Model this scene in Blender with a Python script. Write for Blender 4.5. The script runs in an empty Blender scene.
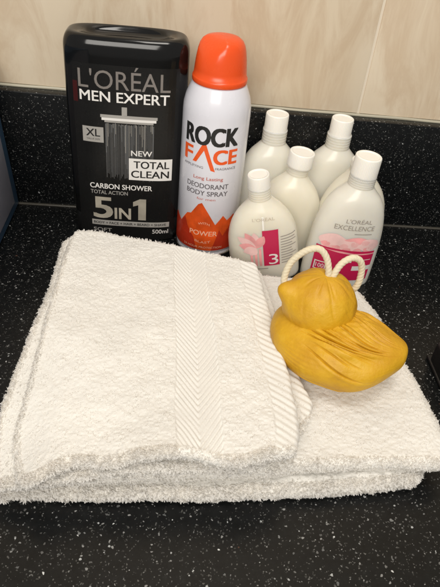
import bpy, bmesh, math, random
import numpy as np
from mathutils import Vector, Matrix
random.seed(4); rng = np.random.default_rng(7)
sc = bpy.context.scene
C = sc.collection

# ------------------------------------------------------------------ helpers
R_ = math.radians
def link(name, me, parent=None):
    o = bpy.data.objects.new(name, me); C.objects.link(o)
    if parent: o.parent = parent
    return o
def tag(o, label=None, cat=None, group=None, kind=None):
    if label: o['label'] = label
    if cat: o['category'] = cat
    if group: o['group'] = group
    if kind: o['kind'] = kind
    return o
def thing(name, label, cat, loc, rot=(0, 0, 0), group=None):
    o = bpy.data.objects.new(name, None); C.objects.link(o)
    o.location = loc; o.rotation_euler = rot; o.empty_display_size = .01
    return tag(o, label, cat, group)
def finish(name, bm, mat, parent=None, smooth=True, flat_angle=None):
    me = bpy.data.meshes.new(name); bm.normal_update(); bm.to_mesh(me); bm.free()
    for m in (mat if isinstance(mat, (list, tuple)) else [mat]): me.materials.append(m)
    if smooth:
        me.polygons.foreach_set('use_smooth', [True]*len(me.polygons))
        if flat_angle: me.set_sharp_from_angle(angle=math.radians(flat_angle))
    return link(name, me, parent)
def box(bm, x0, x1, y0, y1, z0, z1, bevel=0, seg=2):
    r = bmesh.ops.create_cube(bm, size=1)
    vs = r['verts']
    for v in vs:
        v.co = Vector(((x0+x1)/2+v.co.x*(x1-x0), (y0+y1)/2+v.co.y*(y1-y0), (z0+z1)/2+v.co.z*(z1-z0)))
    if bevel:
        es = {e for v in vs for e in v.link_edges}
        bmesh.ops.bevel(bm, geom=list(es), offset=bevel, segments=seg, profile=.5, affect='EDGES')
def loft(bm, rings, closed_top=True, closed_bottom=True):
    R = [[bm.verts.new(p) for p in r] for r in rings]
    n = len(R[0])
    for a, b in zip(R, R[1:]):
        for i in range(n): bm.faces.new((a[i], a[(i+1) % n], b[(i+1) % n], b[i]))
    if closed_bottom: bm.faces.new(R[0][::-1])
    if closed_top: bm.faces.new(R[-1])
def ring(a, b, z, n=64, p=2.0, cx=0, cy=0):
    out = []
    for i in range(n):
        t = 2*math.pi*i/n; c, s = math.cos(t), math.sin(t)
        out.append(Vector((cx+a*math.copysign(abs(c)**(2/p), c), cy+b*math.copysign(abs(s)**(2/p), s), z)))
    return out
def interp(prof, z):
    zs = [q[0] for q in prof]; rs = [q[1] for q in prof]
    return float(np.interp(z, zs, rs))
def smooth_profile(prof, n=60):
    """Catmull-Rom through (z, r) pairs."""
    P = [prof[0]]+list(prof)+[prof[-1]]; out = []
    per = max(2, n//(len(prof)-1))
    for i in range(1, len(P)-2):
        for k in range(per):
            t = k/per
            out.append(tuple(.5*((2*P[i][j])+(-P[i-1][j]+P[i+1][j])*t+(2*P[i-1][j]-5*P[i][j]+4*P[i+1][j]-P[i+2][j])*t*t
                       + (-P[i-1][j]+3*P[i][j]-3*P[i+1][j]+P[i+2][j])*t**3) for j in (0, 1)))
    out.append(tuple(prof[-1])); return out

# ------------------------------------------------------------------ materials
def newmat(name):
    m = bpy.data.materials.new(name); m.use_nodes = True
    nt = m.node_tree; b = nt.nodes['Principled BSDF']; return m, nt, b
def N(nt, t, **k):
    n = nt.nodes.new(t)
    for a, v in k.items(): setattr(n, a, v)
    return n
def ramp(nt, stops, inp=None):
    r = N(nt, 'ShaderNodeValToRGB'); e = r.color_ramp.elements
    while len(e) < len(stops): e.new(.5)
    for q, (p, c) in zip(e, stops): q.position = p; q.color = (*c, 1) if len(c) == 3 else c
    if inp: nt.links.new(inp, r.inputs[0])
    return r
def add_bump(nt, b, height, strength, dist):
    bp = N(nt, 'ShaderNodeBump'); bp.inputs['Strength'].default_value = strength; bp.inputs['Distance'].default_value = dist
    nt.links.new(height, bp.inputs['Height']); nt.links.new(bp.outputs[0], b.inputs['Normal']); return bp
def objco(nt):
    return N(nt, 'ShaderNodeTexCoord').outputs['Object']
def noise(nt, co, scale, detail=3, rough=.5):
    n = N(nt, 'ShaderNodeTexNoise'); n.inputs['Scale'].default_value = scale; n.inputs['Detail'].default_value = detail
    n.inputs['Roughness'].default_value = rough; nt.links.new(co, n.inputs['Vector']); return n
def plain(name, col, rough=.4, spec=.5, sss=0, rad=.004, coat=0, mottled=0, bump=0, bscale=300, metal=0):
    m, nt, b = newmat(name)
    b.inputs['Base Color'].default_value = (*col, 1); b.inputs['Roughness'].default_value = rough
    b.inputs['Specular IOR Level'].default_value = spec; b.inputs['Metallic'].default_value = metal
    if coat: b.inputs['Coat Weight'].default_value = coat; b.inputs['Coat Roughness'].default_value = .06
    if sss:
        b.inputs['Subsurface Weight'].default_value = sss; b.inputs['Subsurface Radius'].default_value = (1, .8, .55)
        b.inputs['Subsurface Scale'].default_value = rad
    co = objco(nt)
    if mottled:
        n = noise(nt, co, 60, 4)
        r = ramp(nt, [(.3, tuple(c*(1-mottled) for c in col)), (.7, tuple(min(1, c*(1+mottled)) for c in col))], n.outputs[0])
        nt.links.new(r.outputs[0], b.inputs['Base Color'])
    if bump:
        n = noise(nt, co, bscale, 3); add_bump(nt, b, n.outputs[0], bump, .001)
    # faint handling smudges in the gloss
    n2 = noise(nt, co, 45, 4); mr = N(nt, 'ShaderNodeMapRange')
    mr.inputs['From Min'].default_value = .35; mr.inputs['From Max'].default_value = .7
    mr.inputs['To Min'].default_value = rough*.85; mr.inputs['To Max'].default_value = min(1, rough*1.25)
    nt.links.new(n2.outputs[0], mr.inputs[0]); nt.links.new(mr.outputs[0], b.inputs['Roughness'])
    return m

def granite(name, rough):
    m, nt, b = newmat(name)
    co = objco(nt)
    wn = noise(nt, co, 420, 2); sub = N(nt, 'ShaderNodeVectorMath', operation='SUBTRACT'); nt.links.new(wn.outputs['Color'], sub.inputs[0]); sub.inputs[1].default_value = (.5, .5, .5)
    scl = N(nt, 'ShaderNodeVectorMath', operation='SCALE'); scl.inputs['Scale'].default_value = .0026; nt.links.new(sub.outputs[0], scl.inputs[0])
    add = N(nt, 'ShaderNodeVectorMath', operation='ADD'); nt.links.new(co, add.inputs[0]); nt.links.new(scl.outputs[0], add.inputs[1])
    base = noise(nt, co, 160, 5, .65)
    col = ramp(nt, [(.3, (.003, .0034, .0037)), (.62, (.006, .0068, .0072)), (.8, (.017, .018, .0185))], base.outputs[0]).outputs[0]
    #      scale  chance  radius  colour
    layers = [(900, .80, .36, (.10, .10, .095)), (520, .88, .27, (.24, .24, .235)), (380, .89, .22, (.36, .37, .37)), (250, .945, .15, (.56, .57, .56)), (230, .993, .18, (.22, .10, .06))]
    for i, (s, chance, rad, c) in enumerate(layers):
        v = N(nt, 'ShaderNodeTexVoronoi'); v.inputs['Scale'].default_value = s; v.inputs['Randomness'].default_value = 1
        off = N(nt, 'ShaderNodeVectorMath', operation='ADD'); off.inputs[1].default_value = (3.1*i, 1.7*i, .9*i)
        nt.links.new(add.outputs[0], off.inputs[0]); nt.links.new(off.outputs[0], v.inputs['Vector'])
        sep = N(nt, 'ShaderNodeSeparateColor'); nt.links.new(v.outputs['Color'], sep.inputs[0])
        gt = N(nt, 'ShaderNodeMath', operation='GREATER_THAN'); gt.inputs[1].default_value = chance; nt.links.new(sep.outputs[0], gt.inputs[0])
        # radius varies per fleck
        rr = N(nt, 'ShaderNodeMath', operation='MULTIPLY_ADD'); rr.inputs[1].default_value = rad*1.2; rr.inputs[2].default_value = rad*.4; nt.links.new(sep.outputs[1], rr.inputs[0])
        lt = N(nt, 'ShaderNodeMath', operation='LESS_THAN'); nt.links.new(v.outputs['Distance'], lt.inputs[0]); nt.links.new(rr.outputs[0], lt.inputs[1])
        mu = N(nt, 'ShaderNodeMath', operation='MULTIPLY'); nt.links.new(gt.outputs[0], mu.inputs[0]); nt.links.new(lt.outputs[0], mu.inputs[1])
        mu2 = N(nt, 'ShaderNodeMath', operation='MULTIPLY'); nt.links.new(mu.outputs[0], mu2.inputs[0])
        br = N(nt, 'ShaderNodeMath', operation='MULTIPLY_ADD'); br.inputs[1].default_value = .75; br.inputs[2].default_value = .25; nt.links.new(sep.outputs[2], br.inputs[0])
        nt.links.new(br.outputs[0], mu2.inputs[1])
        mx = N(nt, 'ShaderNodeMix', data_type='RGBA'); nt.links.new(mu2.outputs[0], mx.inputs['Factor'])
        nt.links.new(col, mx.inputs['A']); mx.inputs['B'].default_value = (*c, 1); col = mx.outputs['Result']
    nt.links.new(col, b.inputs['Base Color'])
    n2 = noise(nt, co, 25, 4); mr = N(nt, 'ShaderNodeMapRange'); mr.inputs['To Min'].default_value = rough*.8; mr.inputs['To Max'].default_value = rough*1.3
    nt.links.new(n2.outputs[0], mr.inputs[0]); nt.links.new(mr.outputs[0], b.inputs['Roughness'])
    b.inputs['Specular IOR Level'].default_value = .24
    n3 = noise(nt, co, 900, 2); add_bump(nt, b, n3.outputs[0], .12, .0004)
    return m

def milky(name, c1, c2):
    m, nt, b = newmat(name); co = objco(nt)
    n = noise(nt, co, 24, 3); r = ramp(nt, [(.35, c1), (.65, c2)], n.outputs[0]); nt.links.new(r.outputs[0], b.inputs['Base Color'])
    b.inputs['Roughness'].default_value = .24; b.inputs['Transmission Weight'].default_value = .10; b.inputs['IOR'].default_value = 1.42
    b.inputs['Subsurface Weight'].default_value = .6; b.inputs['Subsurface Radius'].default_value = (1, .85, .6); b.inputs['Subsurface Scale'].default_value = .010
    n2 = noise(nt, co, 60, 3); add_bump(nt, b, n2.outputs[0], .12, .0015)
    return m
def tile_mat():
    m, nt, b = newmat('beige_tile'); co = objco(nt)
    mp = N(nt, 'ShaderNodeMapping'); mp.inputs['Scale'].default_value = (1, 1, .45); mp.inputs['Rotation'].default_value = (0, .5, 0); nt.links.new(co, mp.inputs[0])
    n = noise(nt, mp.outputs[0], 7, 6, .6); n.inputs['Distortion'].default_value = .8
    r = ramp(nt, [(.25, (.72, .60, .435)), (.5, (.79, .67, .505)), (.75, (.84, .74, .585))], n.outputs[0])
    mp2 = N(nt, 'ShaderNodeMapping'); mp2.inputs['Scale'].default_value = (1, 1, .28); mp2.inputs['Rotation'].default_value = (0, .35, 0); nt.links.new(co, mp2.inputs[0])
    v = noise(nt, mp2.outputs[0], 26, 8, .68); v.inputs['Distortion'].default_value = .9
    r2 = ramp(nt, [(.44, (0, 0, 0)), (.60, (1, 1, 1)), (.74, (.3, .3, .3))], v.outputs[0])
    mx = N(nt, 'ShaderNodeMix', data_type='RGBA'); mm = N(nt, 'ShaderNodeMath', operation='MULTIPLY'); mm.inputs[1].default_value = .52
    nt.links.new(r2.outputs[0], mm.inputs[0]); nt.links.new(mm.outputs[0], mx.inputs['Factor']); nt.links.new(r.outputs[0], mx.inputs['A']); mx.inputs['B'].default_value = (.58, .42, .27, 1)
    nt.links.new(mx.outputs['Result'], b.inputs['Base Color']); b.inputs['Roughness'].default_value = .32
    n3 = noise(nt, co, 14, 3); add_bump(nt, b, n3.outputs[0], .15, .002)
    return m

def towel_mat(name, col, pile=False):
    m, nt, b = newmat(name); co = objco(nt)
    n = noise(nt, co, 26, 4); r = ramp(nt, [(.3, tuple(c*.93 for c in col)), (.7, col)], n.outputs[0])
    nt.links.new(r.outputs[0], b.inputs['Base Color']); b.inputs['Roughness'].default_value = .95
    b.inputs['Specular IOR Level'].default_value = .1; b.inputs['Sheen Weight'].default_value = .25; b.inputs['Sheen Roughness'].default_value = .5
    if pile:
        out = nt.nodes['Material Output']; tr = N(nt, 'ShaderNodeBsdfTranslucent'); nt.links.new(r.outputs[0], tr.inputs[0])
        mix = N(nt, 'ShaderNodeMixShader'); mix.inputs[0].default_value = .5
        nt.links.new(b.outputs[0], mix.inputs[1]); nt.links.new(tr.outputs[0], mix.inputs[2]); nt.links.new(mix.outputs[0], out.inputs[0])
    else:
        n2 = noise(nt, co, 1100, 3, .7); add_bump(nt, b, n2.outputs[0], .4, .0010)
    return m

M = dict(
    granite=granite('speckled_granite', .30), upstand=granite('speckled_granite_upstand', .26), tile=tile_mat(),
    grout=plain('grout', (.70, .62, .50), .9), seal=plain('sealant', (.42, .39, .30), .35),
    black=plain('black_plastic', (.005, .005, .005), .11, .42), blackcap=plain('black_cap', (.008, .008, .008), .3),
    panel=plain('black_label_film', (.009, .009, .0088), .26, .3),
    ink_grey=plain('ink_dark_grey', (.20, .18, .165), .35), ink_white=plain('ink_white', (.78, .76, .73), .4), ink_mid=plain('ink_mid_grey', (.36, .345, .32), .35),
    ink_silver=plain('ink_silver', (.36, .33, .27), .35, mottled=.25), ink_black=plain('ink_black', (.015, .015, .015), .4), ink_water=plain('ink_water', (.17, .175, .18), .4),
    ink_dim=plain('ink_dim', (.10, .10, .10), .4), dark_red=plain('deep_red', (.045, .004, .004), .3),
    can=plain('white_lacquer', (.72, .72, .78), .25, .5, coat=.3), orange=plain('orange_plastic', (.80, .085, .012), .28, .5, sss=.15, rad=.003),
    metal=plain('tin', (.6, .6, .6), .3, metal=1), ink_orange=plain('ink_orange', (.80, .10, .012), .3), ink_peak=plain('ink_orange_peak', (.68, .085, .012), .3, mottled=.3), ink_brick=plain('ink_brick_red', (.42, .03, .01), .3, mottled=.2),
    ink_pale=plain('ink_pale_orange', (.85, .45, .3), .4), ink_cang=plain('ink_can_grey', (.12, .11, .12), .4), ink_canr=plain('ink_can_red', (.5, .12, .08), .4),
    milk=milky('milky_plastic', (.80, .76, .63), (.85, .815, .71)), milk_grey=milky('frosted_plastic', (.74, .72, .645), (.80, .78, .70)),
    cap=plain('white_cap_plastic', (.86, .84, .78), .34, .5, sss=.2, rad=.003),
    crimson=plain('ink_crimson', (.52, .012, .075), .35), pink=plain('ink_pink', (.80, .36, .36), .4, mottled=.25), palepink=plain('ink_pale_pink', (.82, .55, .53), .4, mottled=.15),
    flesh=plain('ink_blush', (.80, .45, .44), .4, mottled=.1), faint=plain('ink_faint', (.50, .44, .36), .45), lines=plain('ink_small_print', (.30, .27, .24), .5),
    towel=towel_mat('cotton', (.765, .745, .70)), pile=towel_mat('cotton_pile', (.95, .93, .895), True),
    duck=None, rope=None,
    blue=plain('dark_blue_plastic', (.045, .10, .18), .4), lilac=plain('grey_lilac_panel', (.34, .35, .42), .45, mottled=.06), blackthing=plain('matt_black_plastic', (.006, .006, .006), .45),
)
def duck_mat():
    m, nt, b = newmat('mustard_soap'); co = objco(nt)
    n = noise(nt, co, 38, 5, .6); r = ramp(nt, [(.3, (.50, .245, .006)), (.55, (.62, .345, .009)), (.78, (.68, .42, .04))], n.outputs[0])
    nt.links.new(r.outputs[0], b.inputs['Base Color'])
    b.inputs['Roughness'].default_value = .52; b.inputs['Subsurface Weight'].default_value = .05; b.inputs['Subsurface Radius'].default_value = (1, .5, .1); b.inputs['Subsurface Scale'].default_value = .004
    n2 = noise(nt, co, 120, 5, .65); add_bump(nt, b, n2.outputs[0], .55, .0018)
    return m
M['duck'] = duck_mat()
M['rope'] = plain('cotton_cord', (.72, .64, .47), .85, .2, bump=.5, bscale=1500)

# ------------------------------------------------------------------ printed decals
def text2d(s, bold=0.0, spacing=1.0):
    cu = bpy.data.curves.new('t', 'FONT'); cu.body = s; cu.offset = bold; cu.space_character = spacing; cu.resolution_u = 4
    o = bpy.data.objects.new('t', cu); C.objects.link(o); bpy.context.view_layer.update()
    me = bpy.data.meshes.new_from_object(o); vs = [(v.co.x, v.co.y) for v in me.vertices]; fs = [tuple(p.vertices) for p in me.polygons]
    bpy.data.objects.remove(o); bpy.data.curves.remove(cu); bpy.data.meshes.remove(me)
    x0 = min(v[0] for v in vs); x1 = max(v[0] for v in vs); y0 = min(v[1] for v in vs); y1 = max(v[1] for v in vs)
    return [((v[0]-x0)/(x1-x0), (v[1]-y0)/(y1-y0)) for v in vs], fs
class Decal:
    """2-D print (u, w) wrapped on a surface by fn(u, w, lift)."""
    def __init__(s): s.bm = bmesh.new(); s.mats = []; s.lay = s.bm.verts.layers.float.new('lift')
    def mi(s, m):
        if m not in s.mats: s.mats.append(m)
        return s.mats.index(m)
    def poly(s, pts, m, lift=1):
        vs = [s.bm.verts.new((x, y, 0)) for x, y in pts]
        for v in vs: v[s.lay] = lift
        f = s.bm.faces.new(vs); f.material_index = s.mi(m)
    def rect(s, x0, x1, y0, y1, m, lift=1, sk=0): s.poly([(x0, y0), (x1, y0+sk), (x1, y1+sk), (x0, y1)], m, lift)
    def text(s, t, x0, x1, y0, y1, m, bold=0, lift=2, spacing=1, arc=0):
        vs, fs = text2d(t, 0, spacing); k = s.mi(m)
        w = max(0, bold)*(y1-y0)*1.1
        for q, (dx, dy) in enumerate([(0, 0)] if w == 0 else [(-w, -w*.5), (w, -w*.5), (-w, w*.5), (w, w*.5), (0, 0)]): s.glyphs(vs, fs, k, x0+w+dx, x1-w+dx, y0+w*.5+dy, y1-w*.5+dy, lift+.3*q, arc)
    def glyphs(s, vs, fs, k, x0, x1, y0, y1, lift, arc):
        L = []
        for a, b in vs:
            v = s.bm.verts.new((x0+a*(x1-x0), y0+b*(y1-y0)+arc*(1-(2*a-1)**2), 0)); v[s.lay] = lift; L.append(v)
        for f in fs:
            try: q = s.bm.faces.new([L[i] for i in f]); q.material_index = k
            except ValueError: pass
    def build(s, name, fn, parent, step=.003, base=.00008, inc=.00005):
        us = [v.co.x for v in s.bm.verts]; ws = [v.co.y for v in s.bm.verts]
        for ax, lo, hi in ((0, min(us), max(us)), (1, min(ws), max(ws))):
            n = int((hi-lo)/step)+1
            for i in range(1, n):
                c = Vector((0, 0, 0)); c[ax] = lo+(hi-lo)*i/n; nn = Vector((0, 0, 0)); nn[ax] = 1
                bmesh.ops.bisect_plane(s.bm, geom=s.bm.verts[:]+s.bm.edges[:]+s.bm.faces[:], plane_co=c, plane_no=nn, dist=1e-7)
        for v in s.bm.verts: v.co = Vector(fn(v.co.x, v.co.y, base+inc*v[s.lay]))
        return finish(name, s.bm, s.mats, parent, smooth=False)

# ------------------------------------------------------------------ the setting
bm = bmesh.new(); box(bm, -1.3, 1.3, -.66, .0, -.03, 0, .004, 3)
tag(finish('countertop', bm, M['granite'], flat_angle=40), kind='structure')
bm = bmesh.new()   # upstand, very slightly out of level like the one in the photo
box(bm, -1.3, 1.3, .0005, .014, -.03, .12, .0012, 2)
for v in bm.verts:
    if v.co.z > .05: v.co.z += -.0112*v.co.x
tag(finish('upstand', bm, M['upstand'], flat_angle=40), kind='structure')
wall = bmesh.new(); box(wall, -1.3, 1.3, .0146, .06, -.03, 1.5)
jb = bmesh.new(); box(jb, -1.3, 1.3, -.0022, .002, -.001, .0011, .0008, 2)
wall_o = tag(finish('wall', wall, M['grout'], smooth=False), kind='structure')
tb = bmesh.new()
xs = [-1.021, -.421, .1795, .7795, 1.38]
for a, b_ in zip(xs, xs[1:]):
    box(tb, a+.0013, b_-.0013, .0135, .018, .1225, .95, .0009, 2)
    box(tb, a+.0013, b_-.0013, .0135, .018, .9525, 1.5, .0009, 2)
for v in tb.verts:
    if v.co.z < .15: v.co.z += -.0112*v.co.x
finish('wall_tiles', tb, M['tile'], wall_o, flat_angle=40)
sb = bmesh.new(); seal_r = []
for i in range(261):
    x = -1.3+.01*i; z = .1208-.0112*x; w = .0003*math.sin(x*37)+.0002*math.sin(x*91)
    seal_r.append([Vector((x, .0142, z+.0016+w*.5)), Vector((x, .0128, z+.0014+w)), Vector((x, .0120+w, z+.0004)), Vector((x, .0118+w, z-.0009)), Vector((x, .0142, z-.0009))])
loft(sb, seal_r); finish('sealant', sb, M['seal'], wall_o); finish('sealant', jb, plain('dark_sealant', (.06, .055, .045), .3), wall_o)

# ------------------------------------------------------------------ black shower gel bottle
BX, BY = -.0475, -.036
gel = thing('shower_gel_bottle', 'large glossy black shower gel bottle standing upside down with a shower head on its front', 'bottle', (BX, BY, 0))
BA, BB, BP = .0535, .0235, 3.4
bprof = smooth_profile([(.026, .965), (.04, .975), (.08, .99), (.14, 1.0), (.182, 1.0)], 30)
bm = bmesh.new(); rings = [ring(BA*.93, BB*.9, .0245, 128, BP)]
for z, s in bprof: rings.append(ring(BA*s, BB*(s-(1-s)*.2), z, 128, BP))
for t in range(1, 9):
    q = t/8*math.pi/2; ins = .0065*(1-math.cos(q)); rings.append(ring(BA-ins, BB-ins, .182+.0125*math.sin(q), 128, BP))
for ins, z in ((.0085, .1945), (.0105, .1935), (.012, .1915), (.0145, .1895), (.02, .1885)): rings.append(ring(BA-ins*(1.6 if ins > .01 else 1), BB-ins*.8, z, 128, BP if ins < .009 else 2.6))
loft(bm, rings); finish('body', bm, M['black'], gel)
bm = bmesh.new()
rings = [ring(BA*.9, BB*.9, .0006, 96, BP), ring(BA*.94, BB*.95, .003, 96, BP), ring(BA*.955, BB*.955, .012, 96, BP), ring(BA*.955, BB*.955, .0235, 96, BP), ring(BA*.94, BB*.93, .0248, 96, BP)]
loft(bm, rings); finish('cap', bm, M['blackcap'], gel, flat_angle=50)
def gel_fn(x, z, off):
    u = x-BX; s = interp(bprof, z); a = BA*s; b = BB*(s-(1-s)*.2)
    if z < .026: a, b = BA*.965, BB*.958
    y = -b*(max(0, 1-abs(u/a)**BP))**(1/BP); return (u, y-off, z)
d = Decal()
d.poly([(-.0925, .0012), (-.0015, .0012), (-.0015, .173), (-.0925, .173)], M['panel'], 0)
d.rect(-.0925, -.0885, .1390, .1570, M['dark_red'], .8)  # narrow deep red strip along the left edge of the panel
d.text("L'ORÉAL", -.0875, -.009, .1525, .1725, M['ink_grey'], -.012, spacing=1.0)
d.text("MEN EXPERT", -.0868, -.0095, .1415, .1505, M['ink_white'], .02)
d.rect(-.0508, -.0462, .1300, .1378, M['ink_mid']); d.rect(-.0695, -.0195, .1275, .1302, M['ink_mid']); d.rect(-.0685, -.0205, .1250, .1274, M['ink_white']); d.rect(-.066, -.023, .1232, .1249, M['ink_mid'])
rs = random.Random(3)
for i in range(40):
    x = -.0650+i*.00108+rs.uniform(-.0001, .0001); top = .1228-rs.random()*.0015; bot = .0665+rs.random()*.007; w = rs.choice((.00014, .0002, .00028))
    cuts = sorted([top, bot]+[rs.uniform(bot, top) for _ in range(2)]); ms = [M['ink_dim'], rs.choice([M['ink_water'], M['ink_dim']]), rs.choice([M['ink_mid'], M['ink_water']])]
    for (z0, z1), mt in zip(zip(cuts, cuts[1:]), ms): d.rect(x-w, x+w, z0, z1, mt, 1)
d.rect(-.0858, -.0672, .1035, .1180, M['ink_mid'], 2); d.text('XL', -.0828, -.0702, .1090, .1160, M['ink_black'], .02, 3); d.text('VALUE SIZE', -.0825, -.0705, .1057, .1072, M['ink_black'], 0, 3)
d.text('NEW', -.0428, -.0236, .0925, .0978, M['ink_white'], .02)
d.rect(-.0448, -.0050, .0680, .0900, M['ink_white'], 2); d.text('TOTAL', -.0405, -.0075, .0802, .0876, M['ink_black'], .025, 3); d.text('CLEAN', -.0428, -.0075, .0705, .0779, M['ink_black'], .025, 3)
d.text('CARBON SHOWER', -.0815, -.0230, .0568, .0622, M['ink_white'], .02); d.text('TOTAL ACTION', -.0812, -.0460, .0508, .0548, M['ink_mid'], .01)
d.text('5', -.0795, -.0605, .0238, .0475, M['ink_silver'], .035); d.text('IN', -.0590, -.0430, .0238, .0365, M['ink_silver'], .03); d.poly([(-.0360, .0238), (-.0285, .0238), (-.0285, .0475), (-.0345, .0475), (-.0410, .0440), (-.0410, .0390), (-.0360, .0408)], M['ink_silver'], 2)
d.rect(-.0812, -.0055, .0158, .0215, M['ink_mid'], 1); d.text('BODY + FACE + HAIR + BEARD + SHAVE', -.0795, -.0085, .0173, .0200, M['ink_black'], .02, 3)
d.text('SOFT', -.0800, -.0620, .0085, .0125, M['ink_mid'], .02); d.text('500ml', -.0220, -.0062, .0085, .0132, M['ink_white'], .01)
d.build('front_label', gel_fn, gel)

# ------------------------------------------------------------------ deodorant can
CX, CY, CR = .0325, -.052, .0302
can = thing('deodorant_can', 'white aerosol deodorant can with an orange cap and orange mountain print beside the black bottle', 'deodorant can', (CX, CY, 0))
cprof = [(.0005, CR-.004), (.001, CR-.0012), (.003, CR-.0004), (.005, CR-.0012), (.0065, CR), (.10, CR), (.140, CR), (.146, CR-.0004), (.153, CR-.0020), (.159, CR-.0044), (.1635, CR-.0064), (.166, CR-.0080)]
bm = bmesh.new(); loft(bm, [ring(r, r, z, 96) for z, r in cprof]); finish('body', bm, M['can'], can, flat_angle=60)
bm = bmesh.new(); loft(bm, [ring(r, r, z, 96) for z, r in ((.0002, CR-.002), (.0006, CR+.0006), (.0022, CR+.0008), (.0034, CR+.0002), (.0036, CR-.002))]); finish('rim', bm, M['metal'], can)
kprof = [(.1650, .0226), (.1652, .0236), (.1662, .0239), (.1690, .0239), (.1699, .0235), (.1702, .0228), (.176, .0224), (.184, .0215), (.191, .0203), (.1955, .0190), (.1985, .0172), (.2007, .0142), (.2018, .0098), (.2021, .005)]
bm = bmesh.new(); loft(bm, [ring(r, r, z, 96) for z, r in kprof])
for v in bm.verts:   # the slanted press face on the upper left of the cap
    if v.co.z > .17:
        n = Vector((-.55, -.5, .67)).normalized(); dd = (v.co-Vector((0, 0, .18))).dot(n)-.0195
        if dd > 0: v.co -= n*dd*.75
finish('cap', bm, M['orange'], can)
C0 = -.07-.09
def can_fn(u, z, off):
    r = float(np.interp(z, [q[0] for q in cprof], [q[1] for q in cprof])) if z > .0066 else CR
    a = C0+u/CR; return ((r+off)*math.sin(a), -(r+off)*math.cos(a), z)
d = Decal()
d.text('ROCK', -.0235, .0235, .1020, .1185, M['ink_black'], .045); 
d.text('F', -.0240, -.0145, .0858, .0995, M['ink_orange'], .045); d.text('CE', .0030, .0240, .0858, .0995, M['ink_orange'], .045)
d.poly([(-.0145, .0858), (-.0110, .0858), (-.0048, .0975), (.0018, .0800), (.0055, .0790), (-.0038, .1045), (-.0056, .1045)], M['ink_orange'])
d.text('AMPLIFYING', -.0235, -.0045, .0808, .0830, M['ink_cang'], 0); d.text('FRAGRANCE', .0055, .0235, .0808, .0830, M['ink_cang'], 0)
d.text('Long Lasting', -.0125, .0130, .0695, .0735, M['ink_canr'], .01)
d.text('DEODORANT', -.0185, .0185, .0620, .0668, M['ink_cang'], .015); d.text('BODY SPRAY', -.0185, .0185, .0548, .0596, M['ink_cang'], .015); d.text('for men', -.0080, .0080, .0500, .0525, M['ink_canr'], 0)
d.poly([(-.040, .008), (.040, .008), (.040, .030), (.028, .036), (.021, .0325), (.0165, .037), (.010, .0300), (.003, .0395), (-.003, .0470), (-.0062, .0455), (-.0125, .0370), (-.0165, .0360), (-.024, .0270), (-.032, .031), (-.040, .026)], M['ink_peak'], 1)
d.poly([(-.040, .0081), (-.005, .0081), (-.0085, .018), (-.0155, .026), (-.0185, .0325), (-.024, .0265), (-.032, .0305), (-.040, .0255)], M['ink_brick'], 2)
d.poly([(.008, .0081), (.040, .0081), (.040, .0255), (.028, .031), (.018, .020), (.014, .0255), (.011, .016)], M['ink_brick'], 2)
d.text('POWER', -.0125, .0125, .0205, .0245, M['ink_pale'], .02, 3); d.text('WITH', -.005, .005, .0290, .0308, M['ink_pale'], 0, 3, arc=.001); d.text('BLAST', -.007, .007, .0150, .0168, M['ink_pale'], 0, 3, arc=-.001)
d.text('24 HOUR PROTECTION', -.018, .018, .0098, .0114, M['ink_pale'], 0, 3)
for v in d.bm.verts:      # the print sits a little higher and wider than laid out
    v.co.y = float(np.interp(v.co.y, [0, .0081, .0225, .047, .0644, .11, .13], [.0075, .0081, .0275, .0605, .0780, .1255, .1465])); v.co.x *= 1.10
d.build('printed_label', can_fn, can)

# ------------------------------------------------------------------ six small white bottles
TALL = [(0, .0300), (.0012, .0325), (.005, .0338), (.035, .0338), (.055, .0326), (.070, .0302), (.082, .0266), (.0905, .0218), (.0965, .0162), (.1015, .0116)]
SHORT = [(0, .0290), (.0012, .0315), (.005, .0328), (.038, .0328), (.050, .0315), (.059, .0288), (.067, .0246), (.0735, .0195), (.0790, .0140), (.0840, .0100)]
def hair_bottle(label, loc, rot, prof, h_neck, cap_z, cap_r, mat, sx=1.0, hz=1.0, ratio=.53, capless=False):
    t = thing('plastic_bottle', label, 'bottle', loc, rot, 'small white plastic bottles')
    pr = [(z*hz, r) for z, r in smooth_profile(prof, 70)]
    zs = prof[-1][0]*hz; rn = prof[-1][1]; rmax = max(r for _, r in prof)
    def ab(z):
        r = float(np.interp(z, [q[0] for q in pr], [q[1] for q in pr])); k = max(0, min(1, (r-rn)/(rmax-rn)))
        k = k**.8; return r*(1+(sx-1)*k), r*(1*(1-k)+ratio*k)
    bm = bmesh.new(); rings = []
    for z, r in pr:
        a, b = ab(z); k = max(0, min(1, (r-rn)/(rmax-rn))); rings.append(ring(a, b, z, 96, 2+.35*k))
    # ribbed neck
    n = 5; z = zs
    for i in range(n):
        dz = (h_neck*hz-zs)/n
        for q, e in ((.15, 0), (.4, .00022), (.7, .00022), (.95, 0)): rings.append(ring(rn+e, rn+e, z+dz*q, 96))
        z += dz
    loft(bm, rings); finish('body', bm, mat, t)
    z0, z1 = cap_z
    bm = bmesh.new(); rr = []; nn = 96
    for z, k in ((z0, .97), (z0+.0004, 1.0), (z0+.002, 1.0), (z1-.0012, .985), (z1-.0004, .965), (z1, .92), (z1-.0002, .80), (z1-.0008, .76)):
        r0 = cap_r*k; pts = []
        for i in range(nn*2):
            th = math.pi*i/nn; rib = .00009*math.cos(48*th) if (z0+.001 < z < z1-.001) else 0
            pts.append(Vector(((r0+rib)*math.cos(th), (r0+rib)*math.sin(th), z)))
        rr.append(pts)
    loft(bm, rr); finish('cap', bm, M['cap'], t, flat_angle=50)
    def fn(u, z, off):
        a, b = ab(z); p = 2.35; y = -b*(max(0, 1-abs(u/a)**p))**(1/p); return (u, y-off, z)
    return t, fn
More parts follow.
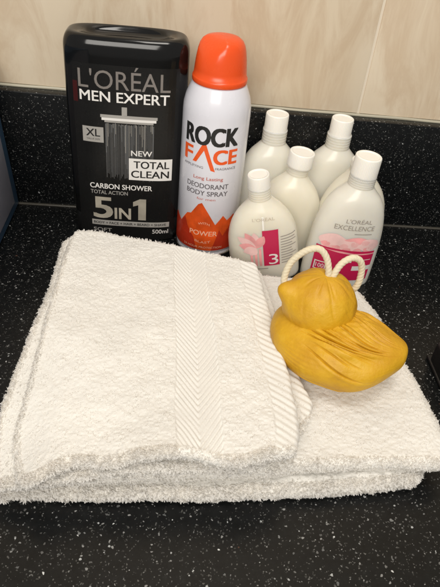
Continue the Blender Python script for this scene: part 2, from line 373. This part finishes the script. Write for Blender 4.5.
b1, f1 = hair_bottle('tall white bottle in the back row next to the aerosol can', (.0915, -.026, 0), (0, R_(0), R_(4)), TALL, .1150, (.1125, .1300), .0110, M['milk_grey'])
b2, f2 = hair_bottle('short cream bottle with a tilted cap behind the bottle marked 3', (.1065, -.060, 0), (0, R_(4), R_(-6)), SHORT, .096, (.0950, .1095), .0120, M['milk'], hz=1.04)
b3, f3 = hair_bottle('front left cream bottle with a crimson stripe marked 3 and a pink flower', (.0905, -.100, 0), (R_(2), R_(-11.0), R_(-3)), SHORT, .0955, (.0935, .1070), .0098, M['milk'], sx=.99)
b4, f4 = hair_bottle('tall white bottle in the back row against the granite upstand, farthest right', (.1540, -.027, 0), (0, R_(0), R_(-5)), TALL, .1150, (.1125, .1305), .0106, M['milk_grey'])
b5, f5 = hair_bottle('largest white bottle in front with pink petals and a crimson band, behind the duck', (.1575, -.103, 0), (0, R_(2), R_(2)), TALL, .112, (.1075, .1290), .0116, M['milk_grey'])
b6, f6 = hair_bottle('cream bottle hidden between two taller ones with only its shoulders showing', (.1715, -.066, 0), (0, R_(-1), R_(6)), SHORT, .088, (.0950, .1080), .0100, M['milk'], hz=1.16, sx=1.04)
d = Decal()
d.text("L'ORÉAL", -.0085, .0115, .0560, .0595, M['faint'], 0)
d.rect(.0000, .0018, .0470, .0600, M['cap'], 1)  # highlight painted in: pale vertical streak above the crimson bar
d.rect(-.0005, .0140, .0075, .0465, M['crimson'], 1); d.text('3', .0042, .0128, .0090, .0205, M['ink_white'], 0, 3)
for i in range(11): d.rect(.0158, .0158+rs.uniform(.010, .0145), .0085+.0029*i, .0093+.0029*i, M['lines'], 1)
for k, (ang, l) in enumerate([(95, .017), (120, .019), (145, .02), (170, .016), (200, .013), (60, .015), (230, .01)]):
    a = R_(ang); cx, cz = -.0065, .028
    pts = []
    for j in range(13):
        t = j/12; w = .0042*math.sin(math.pi*min(1, t*1.02))**.8; pts.append((cx+l*t*math.cos(a)-w*math.sin(a), cz+l*t*math.sin(a)+w*math.cos(a)))
    for j in range(11, 0, -1):
        t = j/12; w = .0042*math.sin(math.pi*t)**.8; pts.append((cx+l*t*math.cos(a)+w*math.sin(a), cz+l*t*math.sin(a)-w*math.cos(a)))
    d.poly(pts, M['pink'] if k % 2 else M['palepink'], 1+.15*k)
for x in (-.0125, -.0085, -.0045): d.rect(x, x+.0022, .0078, .0270, M['pink'], 1.8)
d.rect(-.0185, -.0145, .0078, .0120, M['pink'], 1.5); d.rect(-.014, .003, .0040, .0048, M['lines'], 1)
for v in d.bm.verts: v.co.y += .0125
d.build('printed_label', f3, b3, .0013, .00012)
d = Decal()
d.text("L'ORÉAL", -.0095, .0145, .0640, .0690, M['lines'], -.01); d.text('EXCELLENCE', -.0185, .0185, .0570, .0618, M['lines'], -.01); d.rect(.001, .0175, .0530, .0537, M['lines'])
def blob(cx, cz, rx, rz, m, l, seed):
    r2 = random.Random(seed); ph = [r2.uniform(0, 6.28) for _ in range(3)]
    d.poly([(cx+rx*(1+.08*math.sin(3*t+ph[0])+.05*math.sin(5*t+ph[1]))*math.cos(t), cz+rz*(1+.1*math.sin(2*t+ph[2]))*math.sin(t)) for t in [2*math.pi*i/36 for i in range(36)]], m, l)
blob(-.016, .0425, .0125, .0085, M['palepink'], 1, 1); blob(.004, .0425, .0130, .0075, M['pink'], 1.3, 2); blob(.0185, .0415, .0095, .0070, M['palepink'], 1.6, 3); blob(-.004, .0400, .0120, .0060, M['palepink'], 1.9, 4)
for k in range(14): blob(-.022+.0033*k, .0400+.0045*math.sin(k*1.9), .0040, .0026, (M['pink'], M['palepink'], M['flesh'])[k % 3], 2.0+.02*k, 20+k)
d.poly([(-.0290, .0370), (-.0150, .0368), (.0020, .0355), (.0265, .0345), (.0265, .0020), (-.0290, .0020)], M['crimson'], 2.4)
d.poly([(-.022, .0350), (-.006, .0342), (.006, .0325), (.0265, .0325), (.0265, .0312), (.004, .0312), (-.008, .0325)], M['pink'], 3.2)
d.text('2', .0010, .0060, .0225, .0300, M['ink_white'], 0, 3.4); d.rect(.0080, .0245, .0250, .0256, M['ink_white'], 3.2)
d.rect(.0080, .0265, .0135, .0185, M['cap'], 3.2)
d.rect(-.0275, -.0170, .0110, .0205, M['cap'], 3.2); d.rect(-.0265, -.0180, .0120, .0195, M['crimson'], 3.8); d.text('100', -.0258, -.0187, .0135, .0180, M['ink_white'], 0, 4.4)
for v in d.bm.verts: v.co.y += .0075
d.build('printed_label', f5, b5, .0015, .00012)

# ------------------------------------------------------------------ towels
def vnoise(x, y, scale, seed):
    g = np.random.default_rng(seed).random((256, 256)); X = x*scale+64; Y = y*scale+64
    xi = np.floor(X).astype(int); yi = np.floor(Y).astype(int); fx = X-xi; fy = Y-yi
    fx = fx*fx*(3-2*fx); fy = fy*fy*(3-2*fy); a = g[xi % 256, yi % 256]; b = g[(xi+1) % 256, yi % 256]; c = g[xi % 256, (yi+1) % 256]; d_ = g[(xi+1) % 256, (yi+1) % 256]
    return (a*(1-fx)+b*fx)*(1-fy)+(c*(1-fx)+d_*fx)*fy-.5
def resample(pts, t):
    """smooth curve through pts, by arc length, t in 0..1"""
    P = np.array(pts, float); P = np.vstack([2*P[0]-P[1], P, 2*P[-1]-P[-2]]); out = []
    for i in range(1, len(P)-2):
        for k in range(24):
            s = k/24; out.append(.5*((2*P[i])+(-P[i-1]+P[i+1])*s+(2*P[i-1]-5*P[i]+4*P[i+1]-P[i+2])*s*s+(-P[i-1]+3*P[i]-3*P[i+1]+P[i+2])*s**3))
    out.append(P[-2]); out = np.array(out); L = np.r_[0, np.cumsum(np.hypot(*np.diff(out, axis=0).T))]; L /= L[-1]
    return np.stack([np.interp(t, L, out[:, 0]), np.interp(t, L, out[:, 1])], -1)
def sag(x, y): return 1-.5*np.exp(-((x+.12)/.06)**2-((y+.36)/.07)**2)
def towel_layer(name, parent, sides, zmid, t, nu, nv, band=None, hem=None, seed=0, corner=.09, tufts=0, tuft_len=.0022, edge_tufts=0, wave=None, edge_len=.0032):
    back, right, front, left = sides
    def grid(nu, nv):
        g = np.linspace(-1, 1, nu); h = np.linspace(-1, 1, nv)
        # cluster samples towards the rolled edges
        g = np.sign(g)*(1-(1-np.abs(g))**1.35); h = np.sign(h)*(1-(1-np.abs(h))**1.35)
        return np.meshgrid(g, h, indexing='ij')
    wid = .18 if name_w is None else name_w
    def pos(A, B, top):
        k = corner; a = np.abs(A); b = np.abs(B); ca = a > 1-k; cb = b > 1-k; both = ca & cb
        x = np.where(both, (a-(1-k))/k, 0); y = np.where(both, (b-(1-k))/k, 0)
        a2 = np.where(both, 1-k+k*x*np.sqrt(np.maximum(0, 1-y*y/2)), a); b2 = np.where(both, 1-k+k*y*np.sqrt(np.maximum(0, 1-x*x/2)), b)
        rho = np.hypot(np.maximum(a2-(1-k), 0), np.maximum(b2-(1-k), 0))/k
        dpar = np.where(both, k*(1-np.minimum(rho, 1)), np.minimum(1-a, 1-b))
        A2 = np.sign(A)*a2; B2 = np.sign(B)*b2; u = (A2+1)/2; v = (B2+1)/2
        sh = u.shape
        cb_, cr, cf, cl = (resample(c_, w).reshape(*sh, 2) for c_, w in ((back, u.ravel()), (right, v.ravel()), (front, u.ravel()), (left, v.ravel())))
        U = u[..., None]; V = v[..., None]; c00, c10, c01, c11 = (np.array(q) for q in (back[0], back[-1], front[0], front[-1]))
        XY = (1-V)*cb_+V*cf+(1-U)*cl+U*cr-((1-U)*(1-V)*c00+U*(1-V)*c10+(1-U)*V*c01+U*V*c11)
        X = XY[..., 0]; Y = XY[..., 1]
        dist = dpar*.11                                     # metres from the rolled edge, roughly
        edge = np.exp(-(dist/.004)**2)
        X = X+edge*.0010*vnoise(Y, X, 260, seed+5); Y = Y+edge*.0016*vnoise(X, Y, 230, seed+6)
        r = t*.54; q = np.clip(dist/r, 0, 1); prof = np.sqrt(np.maximum(0, 1-(1-q)**2))
        th = t*(1+.35*vnoise(X, Y, 28, seed))
        zm = zmid+.0018*vnoise(X, Y, 22, 91)+(wave(X, Y) if wave else 0)
        Z = (zm+(.5 if top else -.5)*th*prof)
        bandw = np.zeros_like(X)
        if top:
            inn = np.clip((dist-r*.5)/.004, 0, 1)
            rough = (.0013*vnoise(X, Y, 70, seed+1)+.0006*vnoise(X, Y, 210, seed+2)+.0006*vnoise(X, Y, 640, seed+3))
            if band:
                ac, hw, P_, kk = band; xr = (A2-ac)/hw; bandw = np.clip((1-np.abs(xr))*12, 0, 1)
                ph = (Y-kk*np.abs(A2-ac)*wid*.5)/P_*2*np.pi+1.3*vnoise(X, Y, 60, 8)
                Z = Z+bandw*inn*(.00042*np.sin(ph)*(1+1.6*vnoise(X, Y, 90, 5))-.0006)
            if hem:
                a0, P_, kk = hem; hw_ = np.clip((A2-a0)*60, 0, 1); ph = (Y+kk*X)/P_*2*np.pi
                Z = Z+hw_*(.00032*np.sin(ph)*(1+1.2*vnoise(X, Y, 90, 6))-.0004); bandw = np.maximum(bandw, hw_*.92)
            Z = Z+rough*inn*(1-.85*bandw)
        return np.stack([X, Y, np.maximum(Z*sag(X, Y), .0007)], -1), bandw, dist
    verts = []; faces = []; base = 0
    for top, (n1, n2) in ((True, (nu, nv)), (False, (nu//3, nv//3))):
        A, B = grid(n1, n2); Pm, bw, ds = pos(A, B, top)
        verts.append(Pm.reshape(-1, 3)); idx = np.arange(n1*n2).reshape(n1, n2)+base; base += n1*n2
        q = np.stack([idx[:-1, :-1], idx[1:, :-1], idx[1:, 1:], idx[:-1, 1:]], -1).reshape(-1, 4)
        faces.append(q[:, ::-1] if top else q)
        if top: topP, topB, topD = Pm, bw, ds
    V = np.concatenate(verts); F = np.concatenate(faces)
    nb = len(F)
    # terry pile: short bent blades rooted on the surface
    du = np.gradient(topP, axis=0); dv = np.gradient(topP, axis=1); Nn = np.cross(dv, du); area = np.linalg.norm(Nn, axis=-1); Nn = Nn/np.maximum(area[..., None], 1e-12)
    w = (area*(1-.93*topB)*(topD > .0015)).ravel(); w /= w.sum()
    ii = rng.choice(len(w), tufts, p=w); P0 = topP.reshape(-1, 3)[ii]; N0 = Nn.reshape(-1, 3)[ii]; L0 = np.full(tufts, tuft_len)
    # rim pile
    if edge_tufts:
        s_ = rng.random(edge_tufts); side = rng.choice(4, edge_tufts, p=(.04, .12, .62, .22)); Ae = np.where(side == 0, s_*2-1, np.where(side == 1, 1, np.where(side == 2, s_*2-1, -1))); Be = np.where(side == 0, -1, np.where(side == 2, 1, s_*2-1))
        inset = rng.random(edge_tufts)**1.6*.05; Ae = Ae*(1-inset*(np.abs(Ae) > .999)); Be = Be*(1-inset*(np.abs(Be) > .999))
        isT = rng.random(edge_tufts) < .62
        Pt, bt, dt = pos(Ae, Be, True); Pb, _, _ = pos(Ae, Be, False); Pe = np.where(isT[:, None], Pt, Pb)
        outw = np.stack([np.where(side == 1, 1, np.where(side == 3, -1, 0.)), np.where(side == 0, 1, np.where(side == 2, -1, 0.)), np.where(isT, .35, -.25)+rng.normal(0, .3, edge_tufts)], -1)
        keep = (rng.random(edge_tufts) > bt*.8) & ~((side == 1) & (hem is not None))
        P0 = np.concatenate([P0, Pe[keep]]); N0 = np.concatenate([N0, (outw/np.linalg.norm(outw, axis=1)[:, None])[keep]]); L0 = np.concatenate([L0, np.full(keep.sum(), edge_len)])
    n = len(P0); rnd = rng.normal(0, 1, (n, 3)); rnd -= (rnd*N0).sum(1)[:, None]*N0; rnd /= np.linalg.norm(rnd, axis=1)[:, None]
    L0 = L0*rng.uniform(.45, 1.15, n)*.68*(1+.8*vnoise(P0[:, 0]+P0[:, 2], P0[:, 1], 260, 77)); lean = rng.uniform(.25, 1.1, n)[:, None]
    side = np.cross(N0, rnd); wd = (rng.uniform(.00026, .00055, n))[:, None]*np.where(np.arange(n) < tufts, 1, 1.35)[:, None]
    d1 = N0+rnd*lean*.5; d1 /= np.linalg.norm(d1, axis=1)[:, None]; d2 = N0*.45+rnd*lean*1.3; d2[:, 2] -= .25; d2 /= np.linalg.norm(d2, axis=1)[:, None]
    fn_ = np.cross(side, d2); flip = ((fn_*(N0+np.array([0, 0, .6]))).sum(1) < 0)[:, None]; side = np.where(flip, -side, side)
    root = P0-N0*.0004; mid = root+d1*L0[:, None]*.55; tip = mid+d2*L0[:, None]*.55
    for a_ in (mid, tip): a_[:, 2] = np.maximum(a_[:, 2], .0004)
    bl = np.stack([root-side*wd, root+side*wd, mid+side*wd*1.05, mid-side*wd*1.05, tip+side*wd*.5, tip-side*wd*.5], 1).reshape(-1, 3)
    k = np.arange(n)*6+len(V); F2 = np.concatenate([np.stack([k, k+1, k+2, k+3], -1), np.stack([k+3, k+2, k+4, k+5], -1)])
    V = np.concatenate([V, bl]); F = np.concatenate([F, F2])
    me = bpy.data.meshes.new(name); me.vertices.add(len(V)); me.vertices.foreach_set('co', V.ravel().astype(np.float32))
    me.loops.add(F.size); me.loops.foreach_set('vertex_index', F.ravel().astype(np.int32)); me.polygons.add(len(F)); me.polygons.foreach_set('loop_start', np.arange(0, F.size, 4, dtype=np.int32))
    mi = np.zeros(len(F), np.int32); mi[nb:] = 1
    me.materials.append(M['towel']); me.materials.append(M['pile']); me.polygons.foreach_set('material_index', mi)
    me.polygons.foreach_set('use_smooth', np.ones(len(F), bool)); me.update(calc_edges=True)
    return link(name, me, parent)
name_w = None
UP_TOP = [
 [(-0.0877,-0.1203),(-0.0654,-0.1179),(-0.0207,-0.1277),(0.0233,-0.1389),(0.0536,-0.1466),(0.0724,-0.1508)],
 [(0.0724,-0.1508),(0.0764,-0.2010),(0.0819,-0.2527),(0.0850,-0.2920),(0.0858,-0.3262),(0.0816,-0.3478)],
 [(-0.0823,-0.3665),(-0.0700,-0.3641),(-0.0594,-0.3585),(-0.0481,-0.3560),(-0.0304,-0.3582),(-0.0076,-0.3539),(0.0219,-0.3534),(0.0455,-0.3569),(0.0639,-0.3520),(0.0816,-0.3478)],
 [(-0.0877,-0.1203),(-0.0906,-0.1644),(-0.0902,-0.2195),(-0.0901,-0.2654),(-0.0917,-0.3050),(-0.0925,-0.3324),(-0.0823,-0.3665)],
]
UP_LOW = [
 [(-0.0979,-0.1159),(-0.0668,-0.1094),(-0.0211,-0.1178),(0.0241,-0.1292),(0.0551,-0.1386),(0.0785,-0.1485)],
 [(0.0785,-0.1485),(0.0846,-0.1998),(0.0905,-0.2514),(0.0961,-0.2812),(0.1002,-0.2968),(0.0973,-0.3109)],
 [(-0.1020,-0.3621),(-0.0715,-0.3603),(-0.0482,-0.3588),(-0.0249,-0.3573),(0.0226,-0.3525),(0.0531,-0.3531),(0.0807,-0.3296),(0.0973,-0.3109)],
 [(-0.0979,-0.1159),(-0.0973,-0.1497),(-0.0986,-0.2034),(-0.1027,-0.2559),(-0.1066,-0.2980),(-0.1072,-0.3265),(-0.1020,-0.3621)],
]
LO_TOP = [
 [(-0.0908,-0.1323),(-0.0471,-0.1283),(0.0068,-0.1326),(0.0609,-0.1384),(0.1154,-0.1412),(0.1659,-0.1517)],
 [(0.1659,-0.1517),(0.1778,-0.1893),(0.1789,-0.2189),(0.1870,-0.2542),(0.1916,-0.3033),(0.1936,-0.3388)],
 [(-0.1026,-0.3544),(-0.0614,-0.3551),(-0.0254,-0.3535),(0.0235,-0.3499),(0.0613,-0.3473),(0.0875,-0.3429),(0.1206,-0.3403),(0.1542,-0.3393),(0.1936,-0.3388)],
 [(-0.0908,-0.1323),(-0.0935,-0.1859),(-0.0969,-0.2337),(-0.1026,-0.2821),(-0.1061,-0.3139),(-0.1026,-0.3544)],
]
LO_LOW = [
 [(-0.0872,-0.1326),(-0.0477,-0.1246),(0.0074,-0.1259),(0.0629,-0.1319),(0.1188,-0.1348),(0.1645,-0.1431)],
 [(0.1645,-0.1431),(0.1726,-0.1893),(0.1738,-0.2371),(0.1748,-0.2784),(0.1783,-0.3059),(0.1736,-0.3405)],
 [(-0.1040,-0.3578),(-0.0741,-0.3566),(-0.0374,-0.3574),(-0.0006,-0.3561),(0.0244,-0.3563),(0.0562,-0.3533),(0.0887,-0.3518),(0.1223,-0.3480),(0.1464,-0.3451),(0.1736,-0.3405)],
 [(-0.0872,-0.1326),(-0.0952,-0.1822),(-0.0988,-0.2304),(-0.1043,-0.2806),(-0.1073,-0.3145),(-0.1040,-0.3578)],
]
def wave_top(X, Y):
    f = np.clip((-.27-Y)/.08, 0, 1)**2
    return f*(.0022*np.sin((X+.02)*95)+.0022*np.exp(-((X-.015)/.014)**2)-.0006)
def wave_low(X, Y):
    f = np.clip((-.29-Y)/.06, 0, 1)**2
    return f*(-.0016*np.sin((X+.0)*80))
tl = thing('folded_towel', 'large white terry towel folded flat on the counter under the other towel, duck on it', 'towel', (0, 0, 0))
towel_layer('folded_layer', tl, LO_LOW, .0070, .0128, 330, 260, seed=11, corner=.07, tufts=14000, edge_tufts=20000, edge_len=.0036)
towel_layer('folded_layer', tl, LO_TOP, .0208, .0120, 420, 330, seed=22, corner=.08, tufts=30000, edge_tufts=17000, tuft_len=.0013, edge_len=.0024)
tu = thing('folded_towel', 'smaller white towel with a herringbone band, folded on top in front of the black bottle', 'towel', (0, 0, 0))
towel_layer('folded_layer', tu, UP_LOW, .0328, .0096, 380, 420, hem=(.86, .0062, .7), seed=33, corner=.10, tufts=16000, edge_tufts=20000, wave=wave_low, edge_len=.0032)
towel_layer('folded_layer', tu, UP_TOP, .0434, .0098, 460, 560, band=(.27, .17, .0054, 1.6), hem=(.80, .0062, .7), seed=44, corner=.07, tufts=30000, edge_tufts=19000, tuft_len=.0012, wave=wave_top, edge_len=.0028)

# ------------------------------------------------------------------ duck soap on a rope
duck = thing('soap_duck', 'mustard yellow duck shaped soap with a cord loop sitting on the white towel', 'soap', (.122, -.256, .0275))
def fbm3(x, s, seed):
    return sum(math.sin(x*s*(1+.7*k)+seed*1.3+k*2.1)*(.6**k) for k in range(4))
# body: long axis from breast (left) to tail (right)
bm = bmesh.new(); bmesh.ops.create_uvsphere(bm, u_segments=620, v_segments=240, radius=1)
co_ = np.array([v.co for v in bm.verts]); lx = -co_[:, 2]; ang = np.arctan2(co_[:, 1], co_[:, 0])
yy, zz = np.sin(ang), np.cos(ang); rr = np.sqrt(np.maximum(0, 1-lx*lx)); t = (lx+1)/2
wy = .0388*(1-.05*t); wz = .0240*(1-.04*t)
rr2 = rr**np.where(lx < 0, .86, .80)*np.where(lx < .1, 1, 1-.10*(np.maximum(lx-.1, 0)/.9)**1.5)
cr_ = [(-1.88, .8, .8, 0), (-1.28, .6, .8, -.2), (-.98, .7, .7, .1), (-2.35, .95, .9, 0), (-1.95, .9, .6, .1), (-1.55, 1, 1.1, 0), (-1.12, .7, .6, -.1), (-.80, 1, 1.1, .05), (-.55, .6, .8, 0), (-.25, .9, .8, .1), (.1, .7, .7, .2), (.5, .7, .7, 0), (1.2, .6, .6, 0), (2.2, .6, .6, 0)]
cr_ = [(a, l, dp, c, .020) for a, l, dp, c in cr_]+[(rng.uniform(-2.9, 1.0), rng.uniform(.25, .7), rng.uniform(.18, .6), rng.uniform(-.5, .5), rng.uniform(.007, .015)) for _ in range(120)]
g = np.zeros(len(lx))
for a0, l, dep, c0, wc in cr_:
    a1 = a0+.50*lx+.12*np.sin(2.6*lx+a0*5); dd = (ang-a1+np.pi) % (2*np.pi)-np.pi
    env = np.exp(-((lx-c0)/(.62*l))**4)
    g += -dep*.0036*np.exp(-(dd/wc)**2)*env+dep*.0010*np.exp(-((dd-.09)/.07)**2)*env
g += .00016*np.sin(ang*47+lx*9+2*np.sin(lx*4))*np.maximum(0, np.sin(ang*2.3+lx*4+1))*np.exp(-(lx/.8)**4)+.0007*np.sin(lx*7+ang*2.4)
bk = np.maximum(0, -yy)*np.maximum(0, lx); X = lx*np.where(lx < 0, .0500, .0470)+.0022*np.exp(-((lx-1)/.10)**2); Y = -yy*(wy*rr2*(1-.34*bk)+g); Z = zz*(wz*rr2+g)
Y = Y+.006*lx**2-.002-.004*lx; Z = Z+.0065*np.maximum(0, lx)**2+.0230; Z = np.where(Z < .0008, .0008+(Z-.0008)*.15, Z)
ca, sa = math.cos(R_(-17)), math.sin(R_(-17)); X, Y = X*ca-Y*sa-.0005, X*sa+Y*ca+.0010
for v, x, y, z in zip(bm.verts, X, Y, Z): v.co = (x, y, z)
finish('body', bm, M['duck'], duck)
# head with beak
HC = Vector((-.0150, .0175, .0465)); HR = .0268
bm = bmesh.new(); bmesh.ops.create_uvsphere(bm, u_segments=160, v_segments=110, radius=1)
bdir = Vector((-.93, -.05, .42)).normalized()
for v in bm.verts:
    n = v.co.normalized(); c = max(0, n.dot(bdir))
    r = HR*(1+.0*c)
    pull = .0082*math.exp(-((math.acos(min(1, c)))/.27)**2)
    r += pull
    r += .0004*math.sin(n.x*9+n.y*7)*math.sin(n.z*8+1)
    # dimple where the cord enters
    td = n.dot(Vector((.12, .1, .98)).normalized()); r -= .0022*math.exp(-(math.acos(max(-1, min(1, td)))/.22)**2)
    # short wrinkles running down from the cord hole
    th = math.atan2(n.y, n.x); r -= .0007*math.exp(-((td-.80)/.13)**2)*max(0, math.sin(th*9+1))**4
    th2 = 0; r -= .00035*max(0, math.sin(14*th+6*n.z))**6*math.exp(-((n.z-.1)/.5)**4); r -= .00055*math.exp(-((n.x-.25+.25*n.z)/.03)**2)*(1 if n.y < 0 else 0)
    v.co = HC+Vector((n.x*r*1.0, n.y*r*.98, n.z*r*.97))
finish('head', bm, M['duck'], duck)
def cord(pts, R=.0023, per=.0085, name='cord'):
    P = [Vector(p) for p in pts]; P = [2*P[0]-P[1]]+P+[2*P[-1]-P[-2]]; path = []
    for i in range(1, len(P)-2):
        for k in range(26):
            s = k/26; path.append(.5*((2*P[i])+(-P[i-1]+P[i+1])*s+(2*P[i-1]-5*P[i]+4*P[i+1]-P[i+2])*s*s+(-P[i-1]+3*P[i]-3*P[i+1]+P[i+2])*s**3))
    path.append(P[-2]); up = Vector((.1, 1, .2)).normalized(); L = 0; rings = []
    for i, q in enumerate(path):
        tg = (path[min(i+1, len(path)-1)]-path[max(i-1, 0)]).normalized(); up = (up-tg*up.dot(tg)).normalized(); sd = tg.cross(up)
        if i: L += (q-path[i-1]).length
        rr = []
        for j in range(30):
            a = 2*math.pi*j/30; r = R*(1+.11*abs(math.sin(1.5*(a-2*math.pi*L/per)))-.05); rr.append(q+up*r*math.cos(a)+sd*r*math.sin(a))
        rings.append(rr)
    return rings
bm = bmesh.new()
hp = HC+Vector((.003, .002, .0225))
loft(bm, cord([hp+Vector((-.001, 0, -.006)), hp+Vector((-.001, .001, .004)), hp+Vector((-.004, .004, .014)), hp+Vector((-.010, .006, .0195)), hp+Vector((-.0185, .006, .0175)), hp+Vector((-.027, .006, .008)), hp+Vector((-.0305, .004, -.003)), hp+Vector((-.0295, .002, -.0125)), hp+Vector((-.024, .006, -.018))]))
loft(bm, cord([hp+Vector((.002, 0, -.006)), hp+Vector((.0035, .001, .003)), hp+Vector((.008, .004, .010)), hp+Vector((.015, .006, .0135)), hp+Vector((.0215, .007, .0105)), hp+Vector((.0245, .007, .002)), hp+Vector((.0240, .006, -.010)), hp+Vector((.0195, .007, -.018))]))
finish('cord', bm, M['rope'], duck)

# ------------------------------------------------------------------ blue edged box at the left, black thing at the right
tb_ = thing('storage_box', 'grey panel with a dark blue edge standing against the wall at the left edge', 'box', (-.1655, 0, 0), (0, R_(-4.2), 0))
bm = bmesh.new(); box(bm, -.16, -.0004, -.30, -.0015, .0008, .155, .003, 3); 
finish('body', bm, M['blue'], tb_, flat_angle=40)
bm = bmesh.new()
box(bm, -.002, .0008, -.28, -.019, .0120, .143, .0007, 2); finish('side_panel', bm, M['lilac'], tb_, flat_angle=40)
bt = thing('black_holder', 'matt black plastic thing cut off by the right edge, beside the lower towel', 'holder', (.2190, -.235, 0))
bm = bmesh.new(); box(bm, 0, .05, -.0235, .020, .0008, .024, .004, 4); finish('body', bm, M['blackthing'], bt, flat_angle=60)
bm = bmesh.new(); box(bm, -.0012, .052, -.028, .0235, .0004, .0035, .0012, 3); finish('base', bm, M['blackthing'], bt, flat_angle=60)

# ------------------------------------------------------------------ light
def area(name, loc, target, size, power, col):
    l = bpy.data.lights.new(name, 'AREA'); l.shape = 'RECTANGLE'; l.size, l.size_y = size; l.energy = power; l.color = col
    o = bpy.data.objects.new(name, l); C.objects.link(o); o.location = loc
    o.rotation_euler = (Vector(target)-Vector(loc)).to_track_quat('-Z', 'Y').to_euler(); return o
area('ceiling_lamp', (.12, -.54, 1.42), (.03, -.10, 0), (.45, .45), 7.6, (1, .945, .865))
w = bpy.data.worlds.new('World'); sc.world = w; w.use_nodes = True
w.node_tree.nodes['Background'].inputs[0].default_value = (1, .975, .94, 1); w.node_tree.nodes['Background'].inputs[1].default_value = .32

area('front_fill', (-.35, -1.9, 1.25), (.03, -.02, .18), (1.3, 1.0), 34, (1, .955, .885))  # added soft fill from behind the camera, lifts front faces and wall
# ------------------------------------------------------------------ camera
th, ro, ya, f_, D, h = 0.6669913614827048, 0.11379988432247992, 0.10322646389651753, 601.3765, 0.5714276, 0.3424169
fw = Vector((math.sin(ya)*math.cos(th), math.cos(ya)*math.cos(th), -math.sin(th))); r0 = Vector((math.cos(ya), -math.sin(ya), 0)); u0 = r0.cross(fw)
c, s = math.cos(ro), math.sin(ro); rv = r0*c+u0*s; uv = u0*c-r0*s
cam = bpy.data.objects.new('camera', bpy.data.cameras.new('camera')); C.objects.link(cam)
cam.matrix_world = Matrix(((rv.x, uv.x, -fw.x, 0), (rv.y, uv.y, -fw.y, -D), (rv.z, uv.z, -fw.z, h), (0, 0, 0, 1)))
cam.data.sensor_fit = 'HORIZONTAL'; cam.data.sensor_width = 36; cam.data.lens = f_/440*36; cam.data.clip_start = .01; cam.data.clip_end = 50
sc.camera = cam
sc.cycles.max_bounces = 14; sc.cycles.diffuse_bounces = 8; sc.cycles.transmission_bounces = 10
sc.view_settings.view_transform = 'Standard'; sc.view_settings.look = 'None'; sc.view_settings.exposure = 0; sc.view_settings.gamma = 1
sc.render.resolution_x = 768; sc.render.resolution_y = 1024
